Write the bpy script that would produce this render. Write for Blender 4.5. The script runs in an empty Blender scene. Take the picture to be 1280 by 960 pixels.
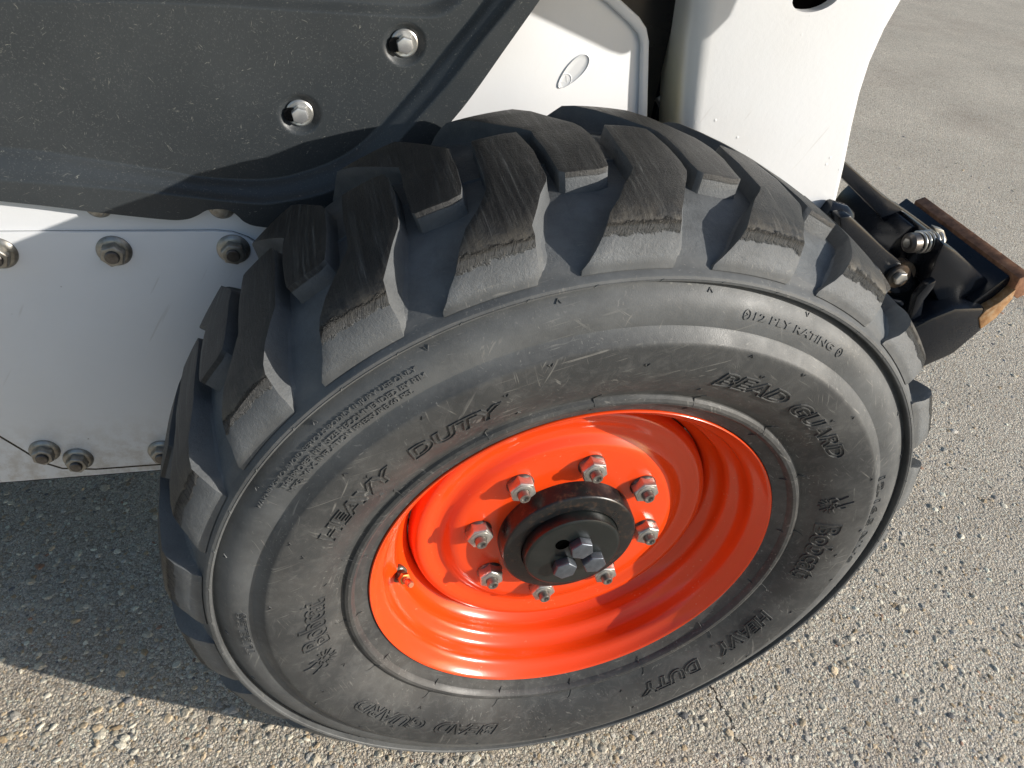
import bpy, bmesh, math, random
import numpy as np
from mathutils import Vector, Matrix
random.seed(4); np.random.seed(4)
R_ = math.radians
scene = bpy.context.scene
COL = scene.collection

# ------------------------------------------------------------------ camera, light, exposure
FWD = Vector((0.2416, 0.7416, -0.6259)).normalized()
DWN = Vector((-0.0561, -0.6332, -0.7719))
RGT = DWN.cross(FWD).normalized(); DWN = FWD.cross(RGT).normalized()
CAM = Vector((-0.2581, -0.4753, 1.0634)); FPX = 962.0
cd = bpy.data.cameras.new('camera'); cam = bpy.data.objects.new('camera', cd); COL.objects.link(cam)
m = Matrix((RGT, -DWN, -FWD)).transposed().to_4x4(); m.translation = CAM
cam.matrix_world = m
cd.sensor_width = 36; cd.lens = 36 * FPX / 1280; cd.clip_start = .02; cd.clip_end = 500
scene.camera = cam

SUN_EL, SUN_AZ = 19.0, -31.0
sd = Vector((math.cos(R_(SUN_EL)) * math.cos(R_(SUN_AZ)), math.cos(R_(SUN_EL)) * math.sin(R_(SUN_AZ)), math.sin(R_(SUN_EL))))
w = bpy.data.worlds.new('World'); scene.world = w; w.use_nodes = True
nt = w.node_tree; bg = nt.nodes['Background']
sky = nt.nodes.new('ShaderNodeTexSky'); sky.sky_type = 'NISHITA'; sky.sun_disc = False
sky.sun_elevation = R_(SUN_EL); sky.sun_rotation = math.atan2(sd.x, sd.y)
sky.dust_density = 1.0; sky.ozone_density = 1.5
nt.links.new(sky.outputs[0], bg.inputs[0]); bg.inputs[1].default_value = 0.12
ld = bpy.data.lights.new('sun', 'SUN'); ld.energy = 4.8; ld.angle = R_(.5); ld.color = (1, .95, .87)
lo = bpy.data.objects.new('sun', ld); COL.objects.link(lo); lo.rotation_euler = sd.to_track_quat('Z', 'Y').to_euler(); lo.location = (3, -3, 4)
scene.view_settings.view_transform = 'Standard'; scene.view_settings.look = 'None'
scene.view_settings.exposure = 0.2; scene.view_settings.gamma = 1
scene.render.engine = 'CYCLES'

def at(u, v, y):
    """world point on the vertical plane y, seen at photo pixel (u, v)"""
    d = RGT * ((u - 640) / FPX) + DWN * ((v - 480) / FPX) + FWD
    return CAM + d * ((y - CAM.y) / d.y)

# ------------------------------------------------------------------ materials
class NT:
    def __init__(s, name):
        s.m = bpy.data.materials.new(name); s.m.use_nodes = True; s.t = s.m.node_tree
        s.b = s.t.nodes['Principled BSDF']
    def n(s, typ, **kw):
        o = s.t.nodes.new('ShaderNode' + typ)
        for k, v in kw.items():
            if k.startswith('i_'): s.put(o, k[2:], v)
            else: setattr(o, k, v)
        return o
    def put(s, node, key, v):
        inp = node.inputs[int(key)] if key.isdigit() else node.inputs[key]
        if isinstance(v, bpy.types.NodeSocket): s.t.links.new(v, inp)
        elif isinstance(v, bpy.types.Node): s.t.links.new(v.outputs[0], inp)
        else: inp.default_value = v
    def math(s, op, a, b=0., c=None, clamp=False):
        o = s.n('Math', operation=op, use_clamp=clamp); s.put(o, '0', a); s.put(o, '1', b)
        if c is not None: s.put(o, '2', c)
        return o.outputs[0]
    def vec(s, obj=None, scale=(1, 1, 1), rot=(0, 0, 0)):
        tc = s.n('TexCoord')
        if obj: tc.object = obj
        mp = s.n('Mapping'); s.t.links.new(tc.outputs['Object'], mp.inputs[0]); mp.inputs['Rotation'].default_value = rot
        if any(rot): mp.vector_type = 'TEXTURE'; scale = [1 / q for q in scale]
        mp.inputs['Scale'].default_value = scale
        return mp.outputs[0]
    def noise(s, v, scale, detail=4, rough=.55, dist=0):
        return s.n('TexNoise', i_Vector=v, i_Scale=float(scale), i_Detail=float(detail), i_Roughness=rough, i_Distortion=float(dist)).outputs[0]
    def vor(s, v, scale, feature='F1', out=0):
        return s.n('TexVoronoi', feature=feature, i_Vector=v, i_Scale=float(scale)).outputs[out]
    def ramp(s, f, pts):
        r = s.n('ValToRGB'); s.put(r, '0', f); e = r.color_ramp.elements
        while len(e) < len(pts): e.new(.5)
        for el, (p, c) in zip(e, pts): el.position = p; el.color = (c, c, c, 1) if not hasattr(c, '__len__') else (*c, 1)
        return r.outputs[0]
    def mix(s, f, a, b, mode='MIX'):
        o = s.n('Mix', data_type='RGBA', blend_type=mode); s.put(o, '0', f)
        for k, v in (('6', a), ('7', b)): s.put(o, k, v if isinstance(v, (bpy.types.NodeSocket, bpy.types.Node)) else (*v, 1))
        return o.outputs[2]
    def bump(s, h, strength=.3, dist=.001, prev=None):
        o = s.n('Bump', i_Height=h, i_Strength=float(strength), i_Distance=float(dist))
        if prev: s.put(o, 'Normal', prev)
        return o.outputs[0]
    def sstep(s, v, a, b):
        o = s.n('MapRange', interpolation_type='SMOOTHSTEP'); s.put(o, '0', v); o.inputs[1].default_value = a; o.inputs[2].default_value = b
        return o.outputs[0]
    def done(s, col=None, rough=None, metal=None, normal=None, **kw):
        if col is not None: s.put(s.b, 'Base Color', col if isinstance(col, (bpy.types.NodeSocket, bpy.types.Node)) else (*col, 1))
        if rough is not None: s.put(s.b, 'Roughness', rough)
        if metal is not None: s.put(s.b, 'Metallic', metal)
        if normal is not None: s.put(s.b, 'Normal', normal)
        for k, v in kw.items(): s.put(s.b, k.replace('_', ' '), v)
        return s.m

# ------------------------------------------------------------------ object helpers
def link(name, me, parent=None, loc=(0, 0, 0), label=None):
    o = bpy.data.objects.new(name, me); COL.objects.link(o); o.location = loc
    if parent: o.parent = parent
    if label: o['label'] = label
    return o
def smooth(me, ang=32):
    me.polygons.foreach_set('use_smooth', [True] * len(me.polygons))
    me.set_sharp_from_angle(angle=R_(ang))
def mesh(name, V, F, mat, ang=32):
    me = bpy.data.meshes.new(name); me.from_pydata([tuple(v) for v in V], [], F); me.update()
    me.materials.append(mat); smooth(me, ang); return me
def bm_mesh(name, bm, mat, ang=32, bevel=0, seg=2, bang=30):
    bmesh.ops.remove_doubles(bm, verts=bm.verts, dist=1e-6)
    bmesh.ops.recalc_face_normals(bm, faces=bm.faces)
    if bevel:
        es = [e for e in bm.edges if len(e.link_faces) == 2 and e.calc_face_angle(0) > R_(bang)]
        bmesh.ops.bevel(bm, geom=es, offset=bevel, segments=seg, profile=.5, affect='EDGES', clamp_overlap=True)
    me = bpy.data.meshes.new(name); bm.to_mesh(me); bm.free(); me.materials.append(mat); smooth(me, ang); return me

def lathe(name, prof, mat, n=192, ang=30, closed=False):
    """prof: (r, y) pairs around the Y axis"""
    V = []; F = []; k = len(prof)
    for i in range(n):
        a = 2 * math.pi * i / n
        for r, y in prof: V.append((r * math.cos(a), y, r * math.sin(a)))
    for i in range(n):
        j = (i + 1) % n
        for q in range(k if closed else k - 1):
            q2 = (q + 1) % k
            F.append((i * k + q, i * k + q2, j * k + q2, j * k + q))
    bm = bmesh.new(); me0 = bpy.data.meshes.new('t'); me0.from_pydata(V, [], F); bm.from_mesh(me0); bpy.data.meshes.remove(me0)
    return bm_mesh(name, bm, mat, ang)

def catmull(P, n, closed=False):
    P = [np.array(p, float) for p in P]; out = []
    m_ = len(P)
    for i in range(m_ if closed else m_ - 1):
        g = lambda k: P[k % m_] if closed else P[min(max(k, 0), m_ - 1)]
        a, b, c, d = g(i - 1), g(i), g(i + 1), g(i + 2)
        for t in np.linspace(0, 1, n, endpoint=False):
            out.append(.5 * (2 * b + (c - a) * t + (2 * a - 5 * b + 4 * c - d) * t * t + (3 * b - a - 3 * c + d) * t ** 3))
    if not closed: out.append(P[-1])
    return np.array(out)
def resample(P, n):
    P = np.array(P, float); s = np.r_[0, np.cumsum(np.linalg.norm(np.diff(P, axis=0), axis=1))]
    t = np.linspace(0, s[-1], n); return np.stack([np.interp(t, s, P[:, k]) for k in range(P.shape[1])], 1)

def prism(pts_front, pts_back, bm=None):
    """closed outline extruded between two lists of points"""
    bm = bm or bmesh.new()
    a = [bm.verts.new(p) for p in pts_front]; b = [bm.verts.new(p) for p in pts_back]
    n = len(a); bm.faces.new(a); bm.faces.new(b[::-1])
    for i in range(n): bm.faces.new((a[i], b[i], b[(i + 1) % n], a[(i + 1) % n]))
    return bm
def prism_px(px, y0, y1, bm=None):
    f = [at(u, v, y0) for u, v in px]; return prism(f, [(p.x, y1, p.z) for p in f], bm)
def tube(path, r, bm=None, n=14, cap=True):
    bm = bm or bmesh.new(); path = [Vector(p) for p in path]; rs = r if hasattr(r, '__len__') else [r] * len(path); rings = []
    T = (path[1] - path[0]).normalized(); N = T.orthogonal().normalized()
    for i, p in enumerate(path):
        T2 = (path[min(i + 1, len(path) - 1)] - path[max(i - 1, 0)]).normalized()
        N = (N - T2 * N.dot(T2)).normalized(); B = T2.cross(N)
        rings.append([bm.verts.new(p + (N * math.cos(2 * math.pi * k / n) + B * math.sin(2 * math.pi * k / n)) * rs[i]) for k in range(n)])
    for a, b in zip(rings, rings[1:]):
        for k in range(n): bm.faces.new((a[k], a[(k + 1) % n], b[(k + 1) % n], b[k]))
    if cap: bm.faces.new(rings[0][::-1]); bm.faces.new(rings[-1])
    return bm
def axial(prof, axis=(0, 1, 0), c=(0, 0, 0), n=32, bm=None, hexa=False, rot=0):
    """stack of rings (r, t) along an axis from point c; ends capped"""
    bm = bm or bmesh.new(); ax = Vector(axis).normalized(); N = ax.orthogonal().normalized()
    if abs(ax.y) > .99: N = Vector((1, 0, 0))
    B = ax.cross(N); c = Vector(c); n = 6 if hexa else n; rings = []
    for r, t in prof:
        rings.append([bm.verts.new(c + ax * t + (N * math.cos(2 * math.pi * k / n + rot) + B * math.sin(2 * math.pi * k / n + rot)) * r) for k in range(n)])
    for a, b in zip(rings, rings[1:]):
        for k in range(n): bm.faces.new((a[k], a[(k + 1) % n], b[(k + 1) % n], b[k]))
    bm.faces.new(rings[0][::-1]); bm.faces.new(rings[-1]); return bm

# ------------------------------------------------------------------ ground
def mat_ground():
    t = NT('aggregate'); v = t.vec()
    vA = t.n('TexVoronoi', feature='F1', i_Vector=v, i_Scale=230.); vB = t.n('TexVoronoi', feature='F1', i_Vector=v, i_Scale=560.)
    colA = t.ramp(t.n('SeparateColor', i_0=vA.outputs['Color']).outputs[0], [(0, (0.327, 0.269, 0.201)), (.25, (0.589, 0.491, 0.364)), (.5, (0.703, 0.615, 0.493)), (.72, (0.818, 0.706, 0.557)), (.86, (0.490, 0.422, 0.342)), (1, (0.850, 0.846, 0.685))])
    colB = t.ramp(t.n('SeparateColor', i_0=vB.outputs['Color']).outputs[1], [(0, (0.360, 0.314, 0.257)), (.4, (0.621, 0.537, 0.427)), (.8, (0.768, 0.676, 0.549)), (1, (0.850, 0.850, 0.713))])
    sel = t.ramp(t.n('SeparateColor', i_0=vA.outputs['Color']).outputs[2], [(.45, 0.), (.55, 1.)])
    col = t.mix(sel, colB, colA)
    edge = t.ramp(t.vor(v, 230, 'DISTANCE_TO_EDGE'), [(0, .5), (.12, 1.)])
    col = t.mix(1., col, edge, 'MULTIPLY')
    big = t.ramp(t.noise(v, 2.2, 5, .6), [(.3, .86), (.7, 1.08)])
    col = t.mix(1., col, big, 'MULTIPLY')
    st_ = t.ramp(t.noise(v, 1.3, 6, .7), [(.52, 0.), (.68, 1.)]); col = t.mix(t.math('MULTIPLY', st_, .35), col, (0.276, 0.205, 0.153))
    # hairline crack running away from the wheel
    sp = t.n('SeparateXYZ', i_0=v)
    wob = t.math('MULTIPLY', t.math('SUBTRACT', t.noise(v, 40, 3), .5), .03)
    dx = t.math('ABSOLUTE', t.math('ADD', t.math('SUBTRACT', sp.outputs[0], t.math('MULTIPLY_ADD', sp.outputs[1], -.05, .3)), wob))
    crack = t.math('SUBTRACT', 1, t.sstep(dx, .0006, .0024), clamp=True)
    crack = t.math('MULTIPLY', crack, t.ramp(t.noise(v, 60, 2), [(.32, 0.), (.5, 1.)]))
    crack = t.math('MULTIPLY', crack, t.math('LESS_THAN', sp.outputs[1], .12))
    col = t.mix(crack, col, (0.058, 0.046, 0.036))
    h1 = t.math('SUBTRACT', 1, vA.outputs[0]); h2 = t.noise(v, 420, 4, .7)
    b = t.bump(h1, .55, .0035); b = t.bump(t.math('SUBTRACT', 1, vB.outputs[0]), .7, .0014, b); b = t.bump(h2, .6, .0012, b)
    b = t.bump(t.math('MULTIPLY', crack, -1), .9, .006, b)
    return t.done(col, .82, 0, b)
M_ground = mat_ground()
def build_ground():
    V = []; F = []
    xs = [-40, -6, -2, 0, 2, 6, 40]
    for y in xs:
        for x in xs: V.append((x, y, 0))
    n = len(xs)
    for j in range(n - 1):
        for i in range(n - 1): F.append((j * n + i, j * n + i + 1, (j + 1) * n + i + 1, (j + 1) * n + i))
    o = link('ground', mesh('ground', V, F, M_ground)); o['kind'] = 'structure'; o['label'] = 'sunlit grey exposed aggregate paving under the loader'; return o
build_ground()
def build_gravel():
    """worn stones standing a little proud of the paving"""
    t = NT('pebble'); at_ = t.n('VertexColor', layer_name='tone'); v = t.vec()
    mott = t.ramp(t.noise(v, 500, 3), [(.3, .72), (.7, 1.2)])
    M = t.done(t.mix(1., at_.outputs[0], mott, 'MULTIPLY'), .72, 0, t.bump(t.noise(v, 700, 4, .7), .5, .0008))
    N = 64000
    # denser close to the camera, thinning with distance
    u = np.random.rand(N, 2) * np.array([1500, 1100]) + np.array([-110, -40])
    d = np.array(RGT)[None] * ((u[:, :1] - 640) / FPX) + np.array(DWN)[None] * ((u[:, 1:] - 480) / FPX) + np.array(FWD)[None]
    ok = d[:, 2] < -.12; d = d[ok]
    c = np.array(CAM) + d * (-CAM.z / d[:, 2])[:, None]
    c = c[(np.linalg.norm(c[:, :2], axis=1) < 3.2)]
    n2 = 14000; c2 = np.c_[np.random.uniform(-1.6, 1.6, n2), np.random.uniform(-.9, 1.2, n2), np.zeros(n2)]
    c = np.r_[c, c2]; N = len(c)
    s = np.random.lognormal(math.log(.0021), .50, N).clip(.0011, .0085)
    K = 7; a = np.linspace(0, 2 * np.pi, K, endpoint=False)
    rings = [(1.0, -.02), (.82, .42), (.38, .68)]
    asp = np.random.uniform(.55, 1., N); rot = np.random.rand(N) * 6.28; hgt = np.random.uniform(.25, .62, N)
    Vs = []
    jit = 1 + np.random.uniform(-.24, .24, (N, K))
    tx, ty = np.random.uniform(-.22, .22, N), np.random.uniform(-.22, .22, N)
    for rr, zz in rings:
        lx = rr * np.cos(a)[None] * jit; ly = rr * np.sin(a)[None] * jit * asp[:, None]
        X = (lx * np.cos(rot)[:, None] - ly * np.sin(rot)[:, None]); Y = (lx * np.sin(rot)[:, None] + ly * np.cos(rot)[:, None])
        Z = zz * hgt[:, None] + (X * tx[:, None] + Y * ty[:, None]) * (zz > 0)
        Vs.append(np.stack([X, Y, Z + np.random.uniform(-.05, .05, (N, K)) * (zz > 0)], 2))
    top = np.zeros((N, 1, 3)); top[:, 0, 2] = .74 * hgt
    V = np.concatenate(Vs + [top], 1) * s[:, None, None]; V[:, :, 2] -= .0004; V += c[:, None, :]
    per = 3 * K + 1; F = []
    for r in range(2):
        for k in range(K): F.append((r * K + k, r * K + (k + 1) % K, (r + 1) * K + (k + 1) % K, (r + 1) * K + k))
    T = [(2 * K + k, 2 * K + (k + 1) % K, 3 * K) for k in range(K)]
    base = (np.arange(N) * per)
    quads = (np.array(F)[None] + base[:, None, None]).reshape(-1, 4); tris = (np.array(T)[None] + base[:, None, None]).reshape(-1, 3)
    me = bpy.data.meshes.new('gravel'); nv = N * per
    me.vertices.add(nv); me.vertices.foreach_set('co', V.reshape(-1))
    nl = quads.size + tris.size; me.loops.add(nl); me.loops.foreach_set('vertex_index', np.r_[quads.reshape(-1), tris.reshape(-1)])
    npol = len(quads) + len(tris); me.polygons.add(npol)
    me.polygons.foreach_set('loop_start', np.r_[np.arange(len(quads)) * 4, quads.size + np.arange(len(tris)) * 3])
    me.update(calc_edges=True); me.validate()
    pal = np.array([(.43, .39, .32), (.50, .47, .40), (.38, .35, .30), (.34, .26, .17), (.56, .53, .46), (.42, .40, .37), (.24, .22, .20), (.47, .38, .27), (.33, .31, .29), (.29, .18, .13), (.12, .12, .13)])
    pr = np.array([.17, .15, .14, .08, .12, .11, .05, .09, .06, .015, .015]); ci = np.random.choice(len(pal), N, p=pr / pr.sum())
    colr = (pal[ci] * np.array([1.36, 1.32, 1.23]) * np.random.uniform(.7, 1.2, (N, 1))).clip(0, .82)
    ca = me.color_attributes.new('tone', 'FLOAT_COLOR', 'POINT')
    ca.data.foreach_set('color', np.c_[np.repeat(colr, per, 0), np.ones(nv)].astype(np.float32).reshape(-1))
    me.materials.append(M); me.polygons.foreach_set('use_smooth', [False] * len(me.polygons))
    o = link('gravel', me); o['kind'] = 'stuff'; o['label'] = 'small tan and grey stones set in the paving'; o['category'] = 'gravel'
build_gravel()

# ------------------------------------------------------------------ the loader
loader = bpy.data.objects.new('skid_steer_loader', None); COL.objects.link(loader)
loader['label'] = 'white and charcoal skid steer loader with an orange wheel, parked on grey paving'; loader['category'] = 'loader'
HUB = (0, 0, .40)

# ---- materials
def mat_rubber(name, lug=False, ref=None):
    t = NT(name); v = t.vec(ref); sp = t.n('SeparateXYZ', i_0=v)
    r = t.math('SQRT', t.math('ADD', t.math('POWER', sp.outputs[0], 2), t.math('POWER', sp.outputs[2], 2)))
    ang = t.math('ARCTAN2', sp.outputs[2], sp.outputs[0])
    polar = t.n('CombineXYZ', i_0=ang, i_1=sp.outputs[1], i_2=r).outputs[0]
    base = t.ramp(t.noise(v, 9, 6, .62), [(.25, (.024, .026, .028)), (.55, (.046, .048, .049)), (.8, (.080, .079, .076))])
    # pale dust that sits on the shoulder and outer wall
    wall = t.sstep(r, .315, .335)
    dn = t.ramp(t.noise(v, 16, 6, .7), [(.3, .25), (.7, 1.)])
    groove = t.sstep(r, .3790, .3860)
    col = t.mix(t.math('MULTIPLY', wall, t.math('MULTIPLY', dn, .75)), base, (.150, .156, .158))
    geo = t.n('NewGeometry'); ns = t.n('SeparateXYZ', i_0=geo.outputs['Normal'])
    tg = t.math('ABSOLUTE', t.math('DIVIDE', t.math('SUBTRACT', t.math('MULTIPLY', ns.outputs[2], sp.outputs[0]), t.math('MULTIPLY', ns.outputs[0], sp.outputs[2])), r))
    flat = t.math('SUBTRACT', 1, t.sstep(tg, .30, .60))
    edge_dark = t.math('MULTIPLY', t.math('MULTIPLY', t.sstep(r, .3880, .4010), t.math('LESS_THAN', sp.outputs[1], .028)), t.math('MULTIPLY', flat, .62))
    gm = t.math('MULTIPLY', t.math('MULTIPLY', groove, t.ramp(t.noise(v, 24, 8, .8), [(.36, .22), (.60, 1.)])), t.math('SUBTRACT', 1, edge_dark))
    gm = t.math('MULTIPLY', gm, t.math('SUBTRACT', 1, t.math('MULTIPLY', t.sstep(sp.outputs[1], .045, .075), .62)))  # pale tone faded between the lugs, groove shade put into the colour
    gm = t.math('MULTIPLY', gm, t.math('ADD', .6, t.math('MULTIPLY', flat, .4)))  # side faces of the lugs toned down, their shade mixed into the colour
    col = t.mix(gm, col, (.142, .150, .155))
    crown = t.ramp(t.noise(v, 5, 3), [(.45, 0.), (.75, 1.)])
    col = t.mix(t.math('MULTIPLY', t.math('MULTIPLY', crown, .5), t.math('SUBTRACT', 1, t.sstep(r, .25, .33))), col, (.085, .073, .06))
    mud = t.math('MULTIPLY', t.ramp(t.noise(v, 4.3, 7, .68), [(.50, 0.), (.66, 1.)]), t.ramp(t.noise(v, 90, 4, .7), [(.3, .35), (.7, 1.)]))
    col = t.mix(t.math('MULTIPLY', mud, .5), col, (.122, .122, .118))
    # scuffs and scratches on the wall
    side = t.math('SUBTRACT', 1, t.sstep(r, .385, .40))
    acc = None
    for k, (rz, sc) in enumerate(((.3, 26), (1.25, 34), (2.2, 30), (2.8, 44))):
        vv = t.vec(ref, (1., 1., .05), (0, rz, 0)); s_ = t.noise(vv, sc * 13, 2, .5, .5)
        s_ = t.math('MULTIPLY', t.ramp(s_, [(.64, 0.), (.70, 1.)]), t.ramp(t.noise(v, 14 + 5 * k, 2), [(.5, 0.), (.62, 1.)]))
        acc = s_ if acc is None else t.math('MAXIMUM', acc, s_)
    col = t.mix(t.math('MULTIPLY', t.math('MULTIPLY', acc, .62), side), col, (.21, .205, .19))
    mot = t.ramp(t.noise(v, 70, 7, .78, 1.), [(.48, 0.), (.72, 1.)]); col = t.mix(t.math('MULTIPLY', t.math('MULTIPLY', mot, .42), side), col, (.135, .135, .132))
    specks = t.ramp(t.vor(v, 190), [(.05, 1.), (.12, 0.)]); specks = t.math('MULTIPLY', specks, t.ramp(t.noise(v, 30, 2), [(.58, 0.), (.68, 1.)]))
    col = t.mix(t.math('MULTIPLY', specks, .5), col, (.22, .21, .19))
    rough = t.ramp(t.noise(v, 22, 5), [(.3, .42), (.75, .66)])
    nb = t.bump(t.noise(v, 900, 3, .6), .3, .0005); nb = t.bump(t.math('MULTIPLY', t.noise(v, 260, 5, .8), groove), .6, .0016, nb); nb = t.bump(t.noise(v, 60, 5, .6), .22, .0012, nb); nb = t.bump(acc, -.25, .0004, nb)
    if lug:
        # drag marks across the tread, from side scrubbing
        st = t.n('CombineXYZ', i_0=t.math('MULTIPLY', ang, 150.), i_1=t.math('MULTIPLY', sp.outputs[1], 14.), i_2=t.math('MULTIPLY', r, 6.)).outputs[0]
        sk = t.noise(st, 1., 5, .65, .4); sk2 = t.noise(st, 3.1, 3, .6)
        rw = t.math('ADD', r, t.math('MULTIPLY', t.math('SUBTRACT', t.noise(v, 55, 5, .75), .5), .012))
        dd = t.math('SUBTRACT', sp.outputs[1], YC)
        rt = t.math('SUBTRACT', .4236, t.math('MULTIPLY', t.math('MULTIPLY', dd, dd), 1.32))
        top = t.math('MULTIPLY', t.sstep(t.math('SUBTRACT', r, rt), -.0034, -.0020), t.math('MULTIPLY', flat, t.sstep(rw, .3985, .4075)))
        tc = t.ramp(sk, [(.3, (.012, .012, .013)), (.5, (.026, .025, .024)), (.63, (.052, .051, .048)), (.76, (.15, .147, .138))])
        tc = t.mix(t.ramp(t.noise(v, 24, 4), [(.45, 0.), (.75, .45)]), tc, (.062, .059, .053))
        tan = t.math('MULTIPLY', t.sstep(rw, .400, .406), t.math('SUBTRACT', 1, t.sstep(rw, .409, .4185)))
        tc = t.mix(t.math('MULTIPLY', tan, t.ramp(t.noise(v, 55, 5, .7), [(.40, .0), (.68, .7)])), tc, (.14, .12, .09))
        col = t.mix(top, col, tc)
        # torn feathery edge where tread meets shoulder
        fe = t.math('MULTIPLY', t.sstep(rw, .4000, .4030), t.math('SUBTRACT', 1, t.sstep(rw, .4058, .4085)))
        fe = t.math('MULTIPLY', fe, t.math('MULTIPLY', flat, t.math('LESS_THAN', sp.outputs[1], .03)))
        fv = t.n('CombineXYZ', i_0=t.math('ADD', t.math('MULTIPLY', ang, 190.), t.math('MULTIPLY', r, 330.)), i_1=t.math('MULTIPLY', sp.outputs[1], 60.), i_2=t.math('MULTIPLY', r, 70.)).outputs[0]
        fn = t.noise(fv, 1.6, 5, .75, 1.2)
        col = t.mix(t.math('MULTIPLY', fe, t.ramp(fn, [(.48, 0.), (.66, .6)])), col, (.15, .135, .105))
        col = t.mix(t.math('MULTIPLY', fe, t.ramp(fn, [(.40, .95), (.49, 0.)])), col, (.008, .008, .008))
        nb = t.bump(t.math('MULTIPLY', fn, fe), 1., .009, nb)
        nb = t.bump(t.math('MULTIPLY', sk2, top), .35, .0009, nb); nb = t.bump(t.math('MULTIPLY', t.noise(v, 420, 4, .75), top), .5, .0008, nb)
        nk = t.math('MULTIPLY', t.ramp(t.vor(v, 120), [(.06, 1.), (.13, 0.)]), t.ramp(t.noise(v, 33, 2), [(.50, 0.), (.58, 1.)])); nb = t.bump(t.math('MULTIPLY', nk, top), -1., .0018, nb)
        rough = t.mix(top, rough, t.ramp(sk, [(.3, .33), (.7, .62)]))
    return t.done(col, rough, 0, nb, Specular_IOR_Level=.4)

def mat_paint(name, base, rough=.28, dirt=(.5, .45, .36), dirt_amt=.25, orange_peel=.12, coat=0., chips=0.):
    t = NT(name); v = t.vec()
    n1 = t.ramp(t.noise(v, 6, 6, .65), [(.5, 0.), (.8, 1.)])
    col = t.mix(t.math('MULTIPLY', n1, dirt_amt), base, dirt)
    fl = t.ramp(t.vor(v, 55), [(.02, 1.), (.05, 0.)]); fl = t.math('MULTIPLY', fl, t.ramp(t.noise(v, 13, 2), [(.6, 0.), (.66, 1.)]))
    col = t.mix(t.math('MULTIPLY', fl, .8), col, (.16, .10, .05))
    if chips:
        ch = t.ramp(t.noise(v, 190, 3, .6), [(.66, 0.), (.69, 1.)]); ch = t.math('MULTIPLY', ch, t.ramp(t.noise(v, 18, 2), [(.52, 0.), (.62, 1.)]))
        col = t.mix(t.math('MULTIPLY', ch, chips), col, (.75, .35, .2))
    rg = t.math('ADD', t.math('MULTIPLY', t.noise(v, 20, 5), .12), rough - .05)
    b = t.bump(t.noise(v, 260, 3), orange_peel, .0006); b = t.bump(t.noise(v, 11, 2), orange_peel, .003, b)
    return t.done(col, rg, 0, b, Coat_Weight=coat, Coat_Roughness=.12)

def mat_white(name, stain=False):
    t = NT(name); v = t.vec(); sp = t.n('SeparateXYZ', i_0=v)
    n1 = t.ramp(t.noise(v, 5, 6, .65), [(.45, 0.), (.8, 1.)])
    col = t.mix(t.math('MULTIPLY', n1, .22), (.725, .735, .75), (.60, .57, .52))
    fl = t.ramp(t.vor(v, 42), [(.018, 1.), (.05, 0.)]); fl = t.math('MULTIPLY', fl, t.ramp(t.noise(v, 9, 2), [(.6, 0.), (.66, 1.)]))
    col = t.mix(t.math('MULTIPLY', fl, .75), col, (.12, .08, .05))
    sc = t.noise(t.vec(None, (1, 1, .08), (0, .5, 0)), 120, 2, .5, .3); sc = t.math('MULTIPLY', t.ramp(sc, [(.68, 0.), (.72, 1.)]), t.ramp(t.noise(v, 12, 2), [(.52, 0.), (.6, 1.)]))
    col = t.mix(t.math('MULTIPLY', sc, .3), col, (.45, .42, .38))
    # road dirt along the bottom of the plate
    low = t.math('SUBTRACT', 1, t.sstep(sp.outputs[2], .30, .42)); grime = t.ramp(t.noise(v, 60, 5, .7), [(.42, 0.), (.62, 1.)])
    col = t.mix(t.math('MULTIPLY', low, t.math('MULTIPLY', grime, .45)), col, (.33, .25, .16))
    if stain:
        s_ = t.math('MULTIPLY', t.math('MAXIMUM', t.sstep(sp.outputs[1], .284, .302), t.math('MULTIPLY', t.math('SUBTRACT', 1, t.sstep(sp.outputs[0], .12, .165)), .35)), t.math('SUBTRACT', 1, t.sstep(sp.outputs[2], .78, .93)))
        s_ = t.math('MULTIPLY', s_, t.math('SUBTRACT', 1, t.sstep(sp.outputs[0], .17, .22)))
        s_ = t.math('MULTIPLY', s_, t.ramp(t.noise(v, 14, 3), [(.2, .65), (.6, 1.)]))
        col = t.mix(t.math('MULTIPLY', s_, .95), col, (.80, .70, .46))
    b = t.bump(t.noise(v, 160, 3, .6), .10 if not stain else .16, .0009); b = t.bump(t.noise(v, 8, 2), .1, .004, b)
    if stain:
        bl = t.ramp(t.vor(v, 70), [(.04, 1.), (.14, 0.)]); bl = t.math('MULTIPLY', bl, t.ramp(t.noise(v, 10, 2), [(.55, 0.), (.62, 1.)])); b = t.bump(bl, .5, .001, b)
    return t.done(col, .3, 0, b)

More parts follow.
